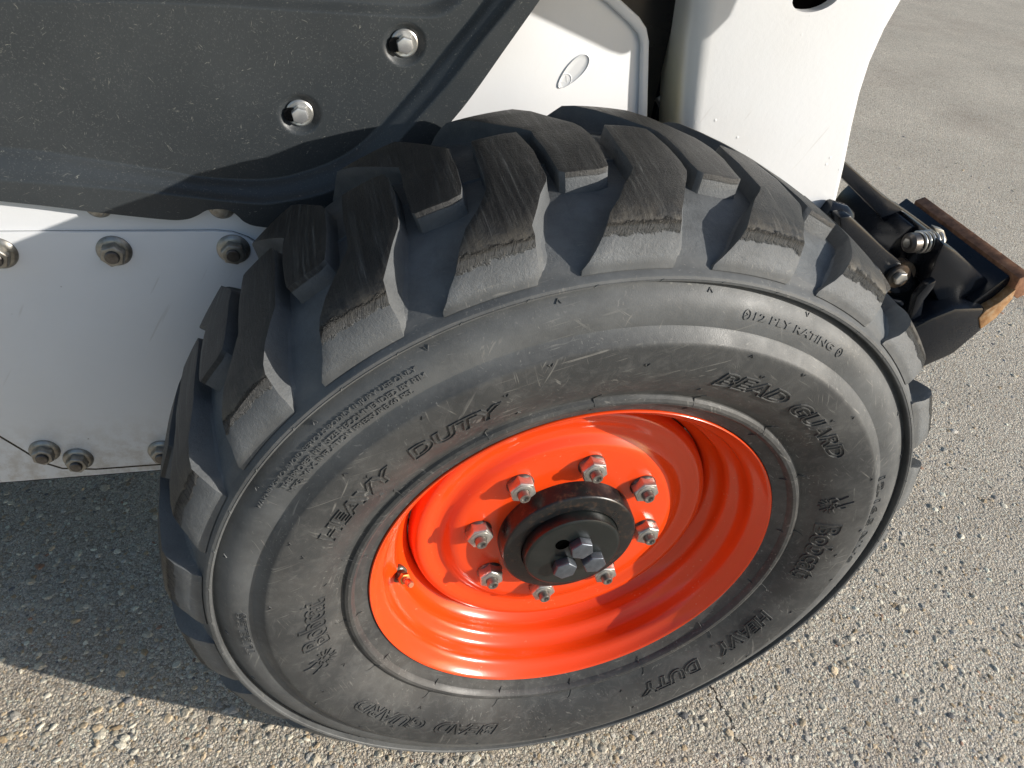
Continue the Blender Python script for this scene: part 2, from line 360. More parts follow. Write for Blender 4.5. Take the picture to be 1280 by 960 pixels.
def mat_charcoal():
    t = NT('charcoal_plastic'); v = t.vec()
    base = t.ramp(t.noise(v, 7, 5, .6), [(.3, (.031, .036, .040)), (.7, (.046, .052, .056))])
    acc = None
    for k, (ry, sc, th) in enumerate(((.2, 560, .66), (1.1, 500, .665), (1.9, 620, .66), (2.6, 540, .67))):
        s_ = t.noise(t.vec(None, (1, 1, .2), (0, ry, 0)), sc, 1, .5, 1.2)
        s_ = t.math('MULTIPLY', t.ramp(s_, [(th + .06, 0.), (th + .11, 1.)]), t.ramp(t.noise(v, 30 + 9 * k, 2), [(.47, 0.), (.62, 1.)]))
        acc = s_ if acc is None else t.math('MAXIMUM', acc, s_)
    col = t.mix(t.math('MULTIPLY', acc, .55), base, (.30, .30, .26))
    dust = t.ramp(t.noise(v, 700, 2, .6), [(.60, 0.), (.72, 1.)]); col = t.mix(t.math('MULTIPLY', dust, .35), col, (.18, .18, .17))
    b = t.bump(t.noise(v, 1100, 2), .3, .0003); b = t.bump(t.noise(v, 6, 2), .15, .004, b)
    return t.done(col, t.ramp(t.noise(v, 15, 4), [(.3, .30), (.7, .44)]), 0, b, Specular_IOR_Level=.42)

def mat_metal(name, c1, c2, rough=.35, metal=.85, sc=90, bump=.25):
    t = NT(name); v = t.vec(); n = t.noise(v, sc, 5, .65)
    col = t.mix(t.ramp(n, [(.35, 0.), (.7, 1.)]), c1, c2)
    return t.done(col, t.math('ADD', t.math('MULTIPLY', n, .25), rough - .1), metal, t.bump(t.noise(v, sc * 4, 3), bump, .0004))

M_white = mat_white('white_paint'); M_arm = mat_white('arm_paint', True); M_char = mat_charcoal()
M_orange = mat_paint('orange_paint', (.80, .062, .006), .19, (.60, .05, .01), .3, .05, .2, .35)
M_zinc = mat_metal('zinc', (.62, .61, .58), (.42, .41, .38), .34)
M_zincd = mat_metal('dull_zinc', (.40, .39, .36), (.22, .20, .17), .42)
M_stud = mat_metal('dark_stud', (.16, .15, .14), (.07, .06, .055), .38, .8)
M_stud_end = mat_metal('stud_end', (.30, .29, .27), (.16, .14, .12), .4, .8)
M_bolt = mat_metal('black_oxide', (.15, .17, .20), (.085, .095, .11), .38, .55, 60, .2)
M_brass = mat_metal('brass', (.62, .36, .12), (.42, .22, .07), .3, .95)
M_copper = mat_metal('valve_cap', (.70, .30, .18), (.5, .2, .12), .35, .9)
def mat_hub():
    t = NT('hub_black'); v = t.vec(); sp = t.n('SeparateXYZ', i_0=v)
    n = t.ramp(t.noise(v, 130, 5, .7), [(.52, 0.), (.68, 1.)])
    col = t.mix(t.math('MULTIPLY', n, .55), (.008, .009, .010), (.085, .05, .03))
    return t.done(col, t.ramp(t.noise(v, 30, 4), [(.3, .24), (.7, .42)]), 0, t.bump(t.noise(v, 400, 3), .25, .0005))
M_hub = mat_hub()
def mat_hubface():
    t = NT('hub_face'); v = t.vec(); n = t.ramp(t.noise(v, 40, 5, .7), [(.45, 0.), (.8, 1.)])
    return t.done(t.mix(t.math('MULTIPLY', n, .35), (.008, .011, .011), (.04, .043, .04)), .3, 0, t.bump(t.noise(v, 300, 3), .15, .0004))
M_hubf = mat_hubface()
M_hole_shade = NT('hole_shade').done((.001, .001, .001), .95, 0, None, Specular_IOR_Level=.0)  # flat black that paints the shade inside openings
def mat_black(name='black_paint', rust=.0, base=(.006, .008, .012)):
    t = NT(name); v = t.vec(); n = t.ramp(t.noise(v, 26, 5, .7), [(.55 - rust * .2, 0.), (.8 - rust * .2, 1.)])
    col = t.mix(t.math('MULTIPLY', n, .08 + rust), base, (.16, .10, .055))
    return t.done(col, t.ramp(t.noise(v, 18, 4), [(.3, .18), (.7, .30)]), 0, t.bump(t.noise(v, 60, 3), .15, .0008), Specular_IOR_Level=.35)
M_black = mat_black(); M_dirty = mat_black('dirty_steel', .7, (.05, .045, .04))
def mat_rust():
    t = NT('rusty_edge'); v = t.vec(); n = t.noise(v, 70, 6, .7)
    col = t.ramp(n, [(.25, (.08, .04, .022)), (.45, (.22, .10, .05)), (.6, (.34, .16, .08)), (.8, (.45, .26, .14))])
    return t.done(col, .75, 0, t.bump(n, .5, .001))
def mat_rust2():
    t = NT('bright_rust'); v = t.vec(); n = t.noise(v, 110, 6, .7)
    col = t.ramp(n, [(.3, (.20, .09, .03)), (.5, (.36, .19, .075)), (.75, (.48, .37, .24))])
    return t.done(col, .7, 0, t.bump(n, .4, .001))
M_rust = mat_rust(); M_rust2 = mat_rust2()
M_void = mat_black('body_black', 0, (.006, .006, .007))

# ------------------------------------------------------------------ tyre
YC = .115
near = [(.2224, .020), (.2227, .006), (.2232, .0015), (.2265, .0006), (.2305, -.002), (.2345, -.004), (.2365, -.005), (.2380, -.0085), (.2405, -.0112), (.2435, -.0120), (.2465, -.0110), (.2487, -.0085), (.2500, -.0083),
        (.256, -.0125), (.263, -.0172), (.270, -.0212), (.278, -.0250), (.286, -.0278), (.294, -.0297), (.302, -.0306), (.310, -.0310), (.3175, -.0309), (.3200, -.0306), (.3218, -.0296), (.3300, -.0222), (.3318, -.0212),
        (.339, -.0209), (.346, -.0198), (.3525, -.0172), (.359, -.0128), (.3635, -.0082), (.3665, -.0058), (.3674, -.0056), (.3678, -.0138), (.3684, -.0147), (.3698, -.0150), (.3701, -.0142), (.3705, -.0149), (.3727, -.0141), (.3740, -.0124), (.3758, -.0075), (.3775, -.0050), (.3790, -.0030)]
floor = [(.3812, -.0005), (.3840, .0055), (.3868, .0120), (.3905, .0210), (.3945, .0320), (.3990, .0450), (.4028, .0560), (.4058, .0680), (.4068, .0800), (.4072, .1000), (.4075, .1100), (.4080, .1140), (.4096, .1146)]
half = near + floor
def far_y(y): return 2 * YC - y if y > .0715 else (.1585 + (.0715 - y) * 1.4 if y > .012 else .2418 + (.012 - y) * 1.0)
prof = half + [(r, far_y(y)) for r, y in reversed(half)]
def wall_y(r):
    return float(np.interp(r, [p[0] for p in near], [p[1] for p in near]))
GZ = -.3985     # ground height in wheel coordinates, a hair above the paving
def squash(me):
    """rest the rubber on the ground: flatten what would sink below it"""
    co = np.empty(len(me.vertices) * 3, np.float32); me.vertices.foreach_get('co', co); co = co.reshape(-1, 3)
    low = co[:, 2] < GZ
    if low.any(): co[low, 2] = GZ - (co[low, 2] - GZ) * -.02; me.vertices.foreach_set('co', co.reshape(-1)); me.update()
tyre_me = lathe('tyre', prof, None, 360, 26)
tyre = link('tyre', tyre_me, loader, HUB, 'worn black tyre with raised lettering and deep tread lugs')
M_rub = mat_rubber('rubber_wall', False, tyre); M_lug = mat_rubber('rubber_tread', True, tyre)
tyre_me.materials.clear(); tyre_me.materials.append(M_rub); squash(tyre_me)

# lug stations: top (r, y), base (r, y), right angle, left angle, foot flare, step up of the foot
TH0 = 0.
ST = [((.4222, .1605), (.4055, .1640), 86.0, 89.9, .08),
      ((.4226, .1570), (.4055, .1605), 84.75, 90.2, .15),
      ((.4230, .1450), (.4055, .1455), 84.35, 90.3, .15),
      ((.4234, .1150), (.4055, .1150), 84.05, 90.45, .18),
      ((.4228, .0900), (.4053, .0900), 84.1, 90.5, .20),
      ((.4214, .0715), (.4045, .0710), 84.25, 90.55, .28),
      ((.4204, .0640), (.4030, .0630), 84.4, 91.1, .45),
      ((.4184, .0480), (.3985, .0480), 85.5, 92.6, .9),
      ((.4160, .0320), (.3930, .0330), 86.55, 94.1, 1.3),
      ((.4120, .0170), (.3880, .0190), 87.5, 95.5, 1.6),
      ((.4080, .0095), (.3850, .0125), 87.8, 96.1, 1.7),
      ((.4010, .0030), (.3825, .0065), 87.95, 96.9, 1.6),
      ((.3930, -.0022), (.3805, .0020), 88.1, 97.9, 1.3),
      ((.3860, -.0056), (.3785, -.0010), 88.25, 98.9, .8),
      ((.3805, -.0076), (.3768, -.0035), 88.4, 99.7, .3),
      ((.3765, -.0085), (.3755, -.0065), 88.6, 99.8, .05)]
def lug_mesh(far=False, dth=0., jit=0.):
    bm = bmesh.new(); rings = []
    rj = random.Random(int(jit * 1000))
    for (tr, ty), (br, by), aR, aL, fl in ST:
        q = .16 if br > .378 else .03
        aR += rj.uniform(-q, q); aL += rj.uniform(-q, q); tr += rj.uniform(-.0005, .0005) * (ty > .012)
        pts = [(br, by, aR - fl), (br + (tr - br) * .16, by + (ty - by) * .16, aR - fl * .42), (br + (tr - br) * .5, by + (ty - by) * .5, aR - fl * .16), (tr, ty, aR)]
        for k in range(1, 6): pts.append((tr, ty, aR + (aL - aR) * k / 6))
        pts += [(tr, ty, aL), (br + (tr - br) * .5, by + (ty - by) * .5, aL + fl * .16), (br + (tr - br) * .16, by + (ty - by) * .16, aL + fl * .42), (br, by, aL + fl)]
        ring = []
        for r, y, a in pts:
            if far: a += -7.65 + 3.0 * min(max((.0715 - y) / .055, 0), 1.15); y = far_y(y)
            a = R_(a + dth); ring.append(bm.verts.new((r * math.cos(a), y, r * math.sin(a))))
        rings.append(ring)
    for a, b in zip(rings, rings[1:]):
        for k in range(len(a) - 1): bm.faces.new((a[k], a[k + 1], b[k + 1], b[k]))
    # inner end wall as quads between right and left halves
    e = rings[0]; n = len(e)
    for k in range(n // 2 - 0):
        o = n - 1 - k
        if o - k - 1 >= 2: bm.faces.new((e[k], e[k + 1], e[o - 1], e[o]))
        elif o - k - 1 == 1: bm.faces.new((e[k], e[k + 1], e[o])); break
        else: break
    return bm_mesh('tread_lug', bm, M_lug, 30, .0009, 2, 33)
PITCH = 360 / 22
for far in (False, True):
    for k in range(22):
        th = (k * PITCH + TH0) % 360
        w_ang = (87 + th) % 360
        if 225 < w_ang < 315:
            me = lug_mesh(far, th, k + far * 50.5); squash(me); link('tread_lug', me, tyre)
        else:
            link('tread_lug', lug_mesh(far, th, k + far * 50.5), tyre)

# raised lettering, swept onto the wall
def wallpt(rb, th0, u, v, h):
    r = rb + v; a = R_(th0) - u / rb
    y = wall_y(r); e = 1e-3; dy = (wall_y(r + e) - wall_y(r - e)) / (2 * e); L = math.hypot(1, dy)
    r2 = r + h * dy / L; y2 = y - h / L
    return (r2 * math.cos(a), y2, r2 * math.sin(a))
def ridge(bm, P, closed, rb, th0, wd, h, sink=.0004):
    P = np.array(P, float); n = len(P); rows = []
    for i in range(n):
        a = P[(i - 1) % n] if closed or i else P[0]; b = P[(i + 1) % n] if closed or i < n - 1 else P[-1]
        t = b - a; t /= (np.linalg.norm(t) + 1e-9); nn = np.array((-t[1], t[0]))
        rows.append([bm.verts.new(wallpt(rb, th0, *(P[i] + nn * o), hh)) for o, hh in ((-wd / 2, -sink), (-wd * .28, h), (wd * .28, h), (wd / 2, -sink))])
    for i in range(n if closed else n - 1):
        a, b = rows[i], rows[(i + 1) % n]
        for k in range(3): bm.faces.new((a[k], a[k + 1], b[k + 1], b[k]))
    if not closed: bm.faces.new(rows[0][::-1]); bm.faces.new(rows[-1])
def glyph_mesh(text, offset=0., shear=0., spacing=1.0, res=3):
    c = bpy.data.curves.new('t', 'FONT'); c.body = text; c.offset = offset; c.shear = shear; c.space_character = spacing; c.resolution_u = res
    o = bpy.data.objects.new('t', c); COL.objects.link(o); bpy.context.view_layer.update()
    me = bpy.data.meshes.new_from_object(o.evaluated_get(bpy.context.evaluated_depsgraph_get())); bpy.data.objects.remove(o); bpy.data.curves.remove(c)
    bm = bmesh.new(); bm.from_mesh(me); bpy.data.meshes.remove(me); bmesh.ops.remove_doubles(bm, verts=bm.verts, dist=1e-5)
    return bm
def loops_of(bm):
    edges = {e for e in bm.edges if len(e.link_faces) == 1}; out = []
    while edges:
        e = edges.pop(); lp = [e.verts[0], e.verts[1]]
        while True:
            nx = next((f for f in lp[-1].link_edges if f in edges), None)
            if nx is None: break
            edges.discard(nx); lp.append(nx.other_vert(lp[-1]))
        if lp[0] is lp[-1]: lp = lp[:-1]
        if len(lp) > 2: out.append([(p.co.x, p.co.y) for p in lp])
    return out
def lettering(text, rb, thA, thB, hgt, outline=True, wd=.0017, h=.0013, **kw):
    g = glyph_mesh(text, **kw); xs = [v.co.x for v in g.verts]; ys = [v.co.y for v in g.verts]
    x0, x1 = min(xs), max(xs); y0, y1 = min(ys), max(ys); L = R_(thA - thB) * rb; sx = L / (x1 - x0); sy = hgt / (y1 - y0)
    bm = bmesh.new()
    if outline:
        for lp in loops_of(g):
            P = [((x - x0) * sx, (y - y0) * sy) for x, y in lp]
            Q = []
            for i in range(len(P)):
                a, b = np.array(P[i]), np.array(P[(i + 1) % len(P)]); k = max(1, int(np.linalg.norm(b - a) / .004))
                for j in range(k): Q.append(a + (b - a) * j / k)
            ridge(bm, Q, True, rb, thA, wd, h)
    else:
        r = bmesh.ops.extrude_face_region(g, geom=g.faces[:]); top = {v for v in r['geom'] if isinstance(v, bmesh.types.BMVert)}
        vm = {v: bm.verts.new(wallpt(rb, thA, (v.co.x - x0) * sx, (v.co.y - y0) * sy, h if v in top else -.0004)) for v in g.verts}
        for f in g.faces:
            try: bm.faces.new([vm[v] for v in f.verts])
            except ValueError: pass
    g.free(); return link('raised_lettering', bm_mesh('raised_lettering', bm, M_rub, 25), tyre)
kwb = dict(offset=.03, shear=.22)
lettering('BEAD', .279, 76.3, 59.6, .0165, **kwb); lettering('GUARD', .279, 57.0, 35.6, .0165, **kwb)
lettering('HEAVY', .279, 155.5, 135.0, .0165, **kwb); lettering('DUTY', .279, 131.5, 114.0, .0165, **kwb)
lettering('BEAD', .279, -103.5, -120.5, .0165, **kwb); lettering('GUARD', .279, -124.0, -145.5, .0165, **kwb)
lettering('HEAVY', .270, -22.5, -40.5, .0165, **kwb); lettering('DUTY', .270, -46.0, -64.0, .0165, **kwb)
for a, b in ((-170.5, 174.0 - 360), (11.5, -8.0)):
    lettering('Bobcat', .266, a, b, .026, wd=.0018, h=.0014, offset=.025, spacing=.92)
lettering('12 PLY RATING', .3440, 75.3, 59.2, .0062, False, h=.0009, offset=.02, spacing=1.02)
lettering('12-16.5 NHS', .3300, 21.5, -4.5, .0085, True, wd=.0010, h=.0008, offset=.015)
lettering('TUBELESS', .3380, -171.3, 177.0 - 360, .0085, True, wd=.0009, h=.0008, offset=.015)
kws = dict(outline=False, h=.0010, offset=.012)
lettering('WARNING-TO AVOID SERIOUS BODILY INJURY USE ONLY', .3488, 153.4, 122.0, .0047, **kws)
lettering('THE PROPER RIM SIZE RECOMMENDED BY RIM', .3420, 148.2, 121.4, .0047, **kws)
lettering('MFG. MAX. INFLATION PRESSURE 60 PSI.', .3352, 148.0, 124.0, .0047, **kws)
def emblem(rb, th):
    bm = bmesh.new(); S = .001
    L = [[(-14, 14), (-11, 8), (-8, 3), (-5, 0), (-2, -1)], [(-3, 20), (-2, 13), (0, 8), (2, 3)], [(4, 12), (5, 7), (3, 3), (4, 0)], [(-9, 5), (-13, 1), (-12, -3)], [(-2, -1), (2, 1), (5, -1)], [(0, -3), (3, -3), (3, -5)],
         [(6, -1), (12, 1)], [(6, -3), (13, -3)], [(6, -5), (12, -8)], [(4, -6), (9, -12)],
         [(-5, -3), (-11, -4)], [(-5, -5), (-11, -8)], [(-4, -7), (-9, -12)], [(-2, -8), (-4, -14)], [(1, -8), (0, -12), (2, -14)], [(-6, -1), (-4, 3), (0, 2)]]
    for l in L:
        P = catmull([(x * S, y * S) for x, y in l], 3); ridge(bm, P, False, rb, th, .0017, .0014)
    link('raised_emblem', bm_mesh('raised_emblem', bm, M_rub, 25), tyre)
emblem(.281, -165.5); emblem(.279, 18.5)
for th in (76.6, 57.6):
    bm = bmesh.new(); c = [(.0032 * math.cos(a), .0040 * math.sin(a)) for a in np.linspace(0, 2 * math.pi, 16, endpoint=False)]
    ridge(bm, c, True, .347, th, .0009, .0008); ridge(bm, [(-.0012, -.001), (.001, 0), (-.0008, .0014)], False, .347, th, .0009, .0008)
    link('raised_emblem', bm_mesh('raised_emblem', bm, M_rub, 25), tyre)
# small mould vents and nibs
def nib(name, segs, h=.0012, wd=.0011):
    bm = bmesh.new()
    for rb, th, P in segs: ridge(bm, P, False, rb, th, wd, h)
    o = link(name, bm_mesh(name, bm, M_rub, 25), tyre); return o
for k in range(16):
    th = k * 22.5 + 7
    nib('mould_vent', [(.2435, th, [(-.0006, -.012), (.0008, -.006), (.0, 0), (-.0010, .007), (.0012, .0125)]), (.2435, th, [(.0012, .0125), (.0042, .0150)])], .0007, .0010)
rnd = random.Random(7)
for rr, n, ph in ((.300, 16, 3), (.3165, 22, 10), (.360, 22, 4), (.268, 12, 20)):
    for k in range(n):
        if rnd.random() < .25: continue
        th = ph + k * 360 / n + rnd.uniform(-3, 3); f = rnd.choice((-1, 1))
        nib('mould_nib', [(rr, th, [(-.002, -.001 * f), (0, .0014 * f), (.0022, -.0012 * f)])], .0009, .0010)
for k in range(44):   # ticks on the outermost ring
    th = k * 360 / 44
    nib('mould_nib', [(.3700, th, [(-.0016, -.0010), (.0, .0004), (.0012, .0006)])], .0006, .0009)

# ------------------------------------------------------------------ rim, disc, nuts, hub
rimp = [(.190, .095), (.2035, .060), (.2070, .030), (.2100, .016), (.2145, .010), (.2190, .0075), (.2215, .0045), (.2225, .0018), (.2222, .0004), (.2212, -.0002), (.2200, .0004), (.2184, .0026), (.2160, .0060), (.2130, .0092), (.2098, .0118), (.2070, .0145), (.2052, .0185), (.2046, .0240),
        (.2038, .0300), (.2020, .0345), (.1990, .0380), (.1945, .0412), (.1915, .0440), (.1898, .0480), (.1892, .0530), (.1880, .0580), (.1850, .0630), (.1808, .0668), (.1775, .0700), (.1750, .0740), (.1738, .0790), (.1736, .1200), (.180, .130), (.190, .095)]
rim = link('wheel_rim', lathe('wheel_rim', rimp, M_orange, 256, 50), loader, HUB, 'glossy orange wheel rim set in the tyre')
YD = .0525
discp = [(.060, YD), (.100, YD), (.120, YD), (.1265, YD + .0008), (.1310, YD + .0030), (.1350, YD + .0065), (.1395, YD + .0095), (.1450, YD + .0105), (.1510, YD + .0088), (.1560, YD + .0064), (.1610, YD + .0050), (.1655, YD + .0054), (.1690, YD + .0080), (.1712, YD + .0120), (.1724, YD + .0170), (.1737, YD + .0215)]
disc = link('wheel_disc', lathe('wheel_disc', discp, M_orange, 256, 50), rim)

def nut_mesh():
    rc = .0150; ri = rc * .866
    bm = axial([(ri * 1.02, .0), (rc * 1.0, -.0005), (rc, -.0112), (rc * .93, -.0132)], n=6, hexa=True)
    bm.faces.ensure_lookup_table()
    return bm_mesh('lug_nut', bm, M_zinc, 28, .0006, 2, 20)
nutm = nut_mesh()
wash = bm_mesh('nut_seat', axial([(.0150, .0015), (.0150, -.0008), (.0132, -.0030)], n=40), M_stud, 40)
ringf = bm_mesh('nut_face_ring', axial([(.0112, -.0125), (.0112, -.0138), (.0105, -.0142), (.0070, -.0142), (.0065, -.0130)], n=40), M_zinc, 30)
sb = axial([(.0064, 0), (.0064, -.0200), (.0056, -.0216), (.0038, -.0216), (.0032, -.0195)], n=28)
studm = bm_mesh('stud', sb, M_stud_end, 30)
for i in range(8):
    a = R_(127.2 - i * 45); p = (.1016 * math.cos(a), YD, .1016 * math.sin(a))
    o = link('lug_nut', nutm, disc if False else rim, p); o.rotation_euler = (0, R_(random.uniform(0, 60)) if i else R_(12), 0)
    link('nut_seat', wash, rim, p); link('nut_face_ring', ringf, rim, p); s_ = link('stud', studm, rim, p)
# valve
vb = Vector((-.1865, .0475, -.0400)); vt = Vector((-.1755, .0215, -.0285)); ax = (vt - vb).normalized()
link('valve_base', bm_mesh('valve_base', axial([(.0098, -.004), (.0098, .003), (.0085, .004), (.0068, .0045), (.0068, .0110), (.006, .0118)], ax, vb, 24), M_dirty, 35), rim)
link('valve_nut', bm_mesh('valve_nut', axial([(.0066, .0112), (.0070, .0118), (.0070, .0158), (.0064, .0166)], ax, vb, hexa=True), M_brass, 25, .0004), rim)
link('valve_stem', bm_mesh('valve_stem', axial([(.0042, .0160), (.0042, .0200), (.0034, .0206), (.0034, .0222), (.0040, .0228), (.0040, .0285), (.0030, .0300)], ax, vb, 24), M_copper, 25), rim)

hubp = [(.001, .100), (.0790, .100), (.0790, .0575), (.0780, .0565), (.0772, .0330), (.0765, .0315), (.0745, .0300), (.0560, .0302), (.0555, .0312), (.0550, .0318), (.0548, .0302)]
hub = link('axle_hub', lathe('axle_hub', [(.001, .1), (.079, .1), (.0778, .0575), (.0775, .0570), (.0765, .0325), (.0750, .0305), (.0735, .0300), (.0560, .0300), (.0550, .0310)], M_hub, 128, 35), loader, HUB, 'black axle hub with three grey bolts')
link('hub_cap', lathe('hub_cap', [(.0548, .0340), (.0548, .0215), (.0540, .0185), (.0518, .0170), (.0500, .0168), (.0001, .0168)], M_hubf, 128, 35), hub)
bm = axial([(.0138, 0), (.0138, -.0085), (.0129, -.0100)], hexa=True, n=6)
bme = bm_mesh('hub_bolt', bm, M_bolt, 28, .0008, 2, 20)
for k, (x, z) in enumerate(((.0050, .0150), (-.0090, -.0165), (.0243, -.0120))):
    o = link('hub_bolt', bme, hub, (x, .0168, z)); o.rotation_euler = (0, R_((18, 40, 6)[k]), 0)
link('bolt_hole_shade', bm_mesh('bolt_hole_shade', axial([(.0078, -.0004), (.0074, .004)], c=(-.0155, .0168, .0185), n=32), M_hole_shade, 35), hub)  # black disc on the cap, the hole's shade given as colour

# ------------------------------------------------------------------ body side
YF = .300
def plate_px(name, px, y0, y1, mat, bevel=.0015, parent=loader, label=None, seg=2):
    return link(name, bm_mesh(name, prism_px(px, y0, y1), mat, 32, bevel, seg), parent, (0, 0, 0), label)
# lower frame side
frame = plate_px('side_frame', [(-420, 660), (-420, 238), (60, 247), (420, 250), (640, 290), (900, 400), (900, 540), (400, 571), (215, 587), (0, 604)], YF, YF + .012, M_white, .002, label='white lower frame plate behind the tyre')
b_ = [at(u, v, YF + .002) for u, v in ((-420, 660), (0, 604), (215, 587), (400, 571), (900, 540))]
bm = bmesh.new()
va = [bm.verts.new(p) for p in b_]; vb_ = [bm.verts.new((p.x, .62, p.z - .002)) for p in b_]
for i in range(4): bm.faces.new((va[i], va[i + 1], vb_[i + 1], vb_[i]))
link('frame_floor', bm_mesh('frame_floor', bm, M_void), frame)
cov_px = [(-400, 288), (0, 291), (268, 289), (290, 291), (308, 297), (322, 305), (345, 330), (420, 420), (420, 500), (330, 566), (215, 579), (120, 586), (78, 585), (52, 577), (30, 563), (0, 545), (-60, 505), (-400, 440)]
def rounded(px, n=6): return [tuple(p) for p in catmull(px, n, True)]
cover = plate_px('chain_case_cover', cov_px, YF - .0045, YF - .0003, M_white, .0012, label='white bolted cover plate beside the tyre')
# dark seam gasket showing round the cover
gp = [at(u, v, YF - .0006) for u, v in cov_px]; cen = sum(gp, Vector()) / len(gp)
bm = prism([cen + (p - cen) * 1 + (p - cen).normalized() * .0021 for p in gp], [(p + (p - cen).normalized() * .0021) + Vector((0, .0008, 0)) for p in gp])
link('cover_gasket', bm_mesh('cover_gasket', bm, mat_black('seam_dirt', .25, (.03, .025, .02))), cover)
flm = bm_mesh('flange_nut', axial([(.0172, 0), (.0172, -.0018), (.0150, -.0042), (.0128, -.0050)], n=40), M_zincd, 30)
hxm = bm_mesh('nut_hexagon', axial([(.0128, -.004), (.0128, -.0125), (.0115, -.0140)], hexa=True), M_zincd, 28, .0005, 2, 20)
stm = bm_mesh('bolt_end', axial([(.0072, -.012), (.0072, -.0160), (.0062, -.0172)], n=24), M_stud, 30)
for i, (u, v) in enumerate(((-1, 316), (143, 313), (292, 311), (56, 563), (98, 573), (203, 563))):
    p = at(u, v, YF - .0045)
    o = link('flange_nut', flm, cover, p)
    h = link('nut_hexagon', hxm, cover, p); h.rotation_euler = (0, random.random(), 0); link('bolt_end', stm, cover, p)
for (u, v) in ((123, 256), (277, 258)):
    p = at(u, v, YF); fn_ = link('flange_nut', flm, frame, p); fn_.scale = (.78, .78, .78); h = link('nut_hexagon', hxm, frame, p); h.scale = (.7, .7, .7)

# charcoal side cover, pressed in steps
YP = .287
NS = 420
E_ = [(-420, 212), (0, 252), (120, 266), (205, 275), (232, 275), (247, 270), (260, 263), (280, 262), (294, 267), (306, 278), (325, 284), (372, 286), (440, 272), (520, 205), (560, 158), (590, 121), (633, 60), (676, -1), (740, -95), (800, -180)]
O_ = [(-420, 196), (0, 228), (100, 235), (200, 244), (312, 256), (350, 255), (406, 244), (450, 222), (490, 189), (513, 163), (565, 105), (606, 52), (646, 3), (720, -95), (780, -175)]
I_ = [(-420, 158), (0, 192), (100, 205), (200, 221), (256, 230), (331, 232), (380, 222), (429, 202), (469, 170), (537, 93), (592, 27), (612, 0), (680, -95), (740, -175)]
U1 = [(-420, 12), (-200, 10), (0, 9), (220, 12), (400, 23), (530, 30), (560, 27), (576, 16), (592, 0), (650, -95), (700, -175)]
U2 = [(-420, 0), (-200, -2), (0, -3), (220, 1), (400, 9), (515, 15), (543, 12), (556, 2), (566, -14), (615, -95), (660, -175)]
T_ = [(-420, -175), (0, -175), (300, -175), (500, -175), (600, -175), (640, -175)]
def xz(px, sm=True):
    q = catmull(px, 14) if sm else np.array(px, float)
    w_ = np.array([[*at(u, v, YP)] for u, v in q]); return resample(w_, NS)[:, [0, 2]]
bolts_px = [(375, 146), (507, 58)]
bolts_w = [at(u, v, YP + .012) for u, v in bolts_px]
def match(A, B):
    """pair each point of A with the nearest point of curve B, kept in order"""
    out = []; j = 0
    for a in A:
        k = np.argmin(np.linalg.norm(B[j:j + 40] - a, axis=1)); j = min(j + k, len(B) - 1); out.append(B[j])
    return np.array(out)
Ew, Ow, Iw, U1w, U2w, Tw = [xz(p) for p in (E_, O_, I_, U1, U2, T_)]
rows = []      # (xz rows, depth rows)
d1, d2 = .018, .0275
def addrow(P, d): rows.append((P, np.full(len(P), float(d))))
addrow(Ew, .026); addrow(Ew, .0015); addrow(Ew + (Ow - Ew) * .02, .0)
for t in (.3, .6, .9, .97): addrow(Ew + (Ow - Ew) * t, 0)
for t in np.linspace(0, 1, 15):
    # two shallow rolls inside the step
    q_ = min(max((t - .10) / .80, 0), 1); s_ = q_ + .06 * math.sin(q_ * 2 * math.pi); d = d1 * s_; addrow(Ow + (Iw - Ow) * t, d)
for t in np.linspace(.01, .99, 150):
    addrow(Iw + (U1w - Iw) * t, d1)
for t in np.linspace(0, 1, 11): addrow(U1w + (U2w - U1w) * t, d1 + (d2 - d1) * t * t * (3 - 2 * t))
for t in (.05, .3, .6, 1.): addrow(U2w + (Tw - U2w) * t, d2)
V = []
for P, d in rows:
    dd = d.copy()
    for bw in bolts_w:
        rr = np.hypot(P[:, 0] - bw.x, P[:, 1] - bw.z)
        dish = .0058 * np.clip((.0215 - rr) / .0075, 0, 1); dish = np.where(dish > 0, .0058 * (np.clip((.0215 - rr) / .0085, 0, 1) ** 2 * (3 - 2 * np.clip((.0215 - rr) / .0085, 0, 1))), 0)
        dd += dish
    V += [(x, YP + q, z) for (x, z), q in zip(P, dd)]
F = [(j * NS + i, j * NS + i + 1, (j + 1) * NS + i + 1, (j + 1) * NS + i) for j in range(len(rows) - 1) for i in range(NS - 1)]
me = mesh('side_cover', V, F, M_char, 60)
sidec = link('side_cover', me, loader, (0, 0, 0), 'scratched charcoal side cover above the white plate')
wsm = bm_mesh('washer', axial([(.0132, .0), (.0132, -.0016), (.0118, -.0026), (.0095, -.0020)], n=40), M_zinc, 30)
bhm = bm_mesh('cover_bolt', axial([(.0082, 0), (.0086, -.0010), (.0086, -.0085), (.0078, -.0100)], hexa=True), mat_metal('bright_zinc', (.80, .80, .80), (.62, .62, .62), .3, .8), 28, .0006, 2, 20)
for bw in bolts_w:
    p = (bw.x, YP + d1 + .0052, bw.z); link('washer', wsm, sidec, p); o = link('cover_bolt', bhm, sidec, p); o.rotation_euler = (0, .3, 0)
    link('bolt_slot', bm_mesh('bolt_slot', axial([(.0070, 0), (.0070, -.0034)], c=(bw.x - .0085, YP + d1 + .0048, bw.z - .001), n=20), M_void), sidec)

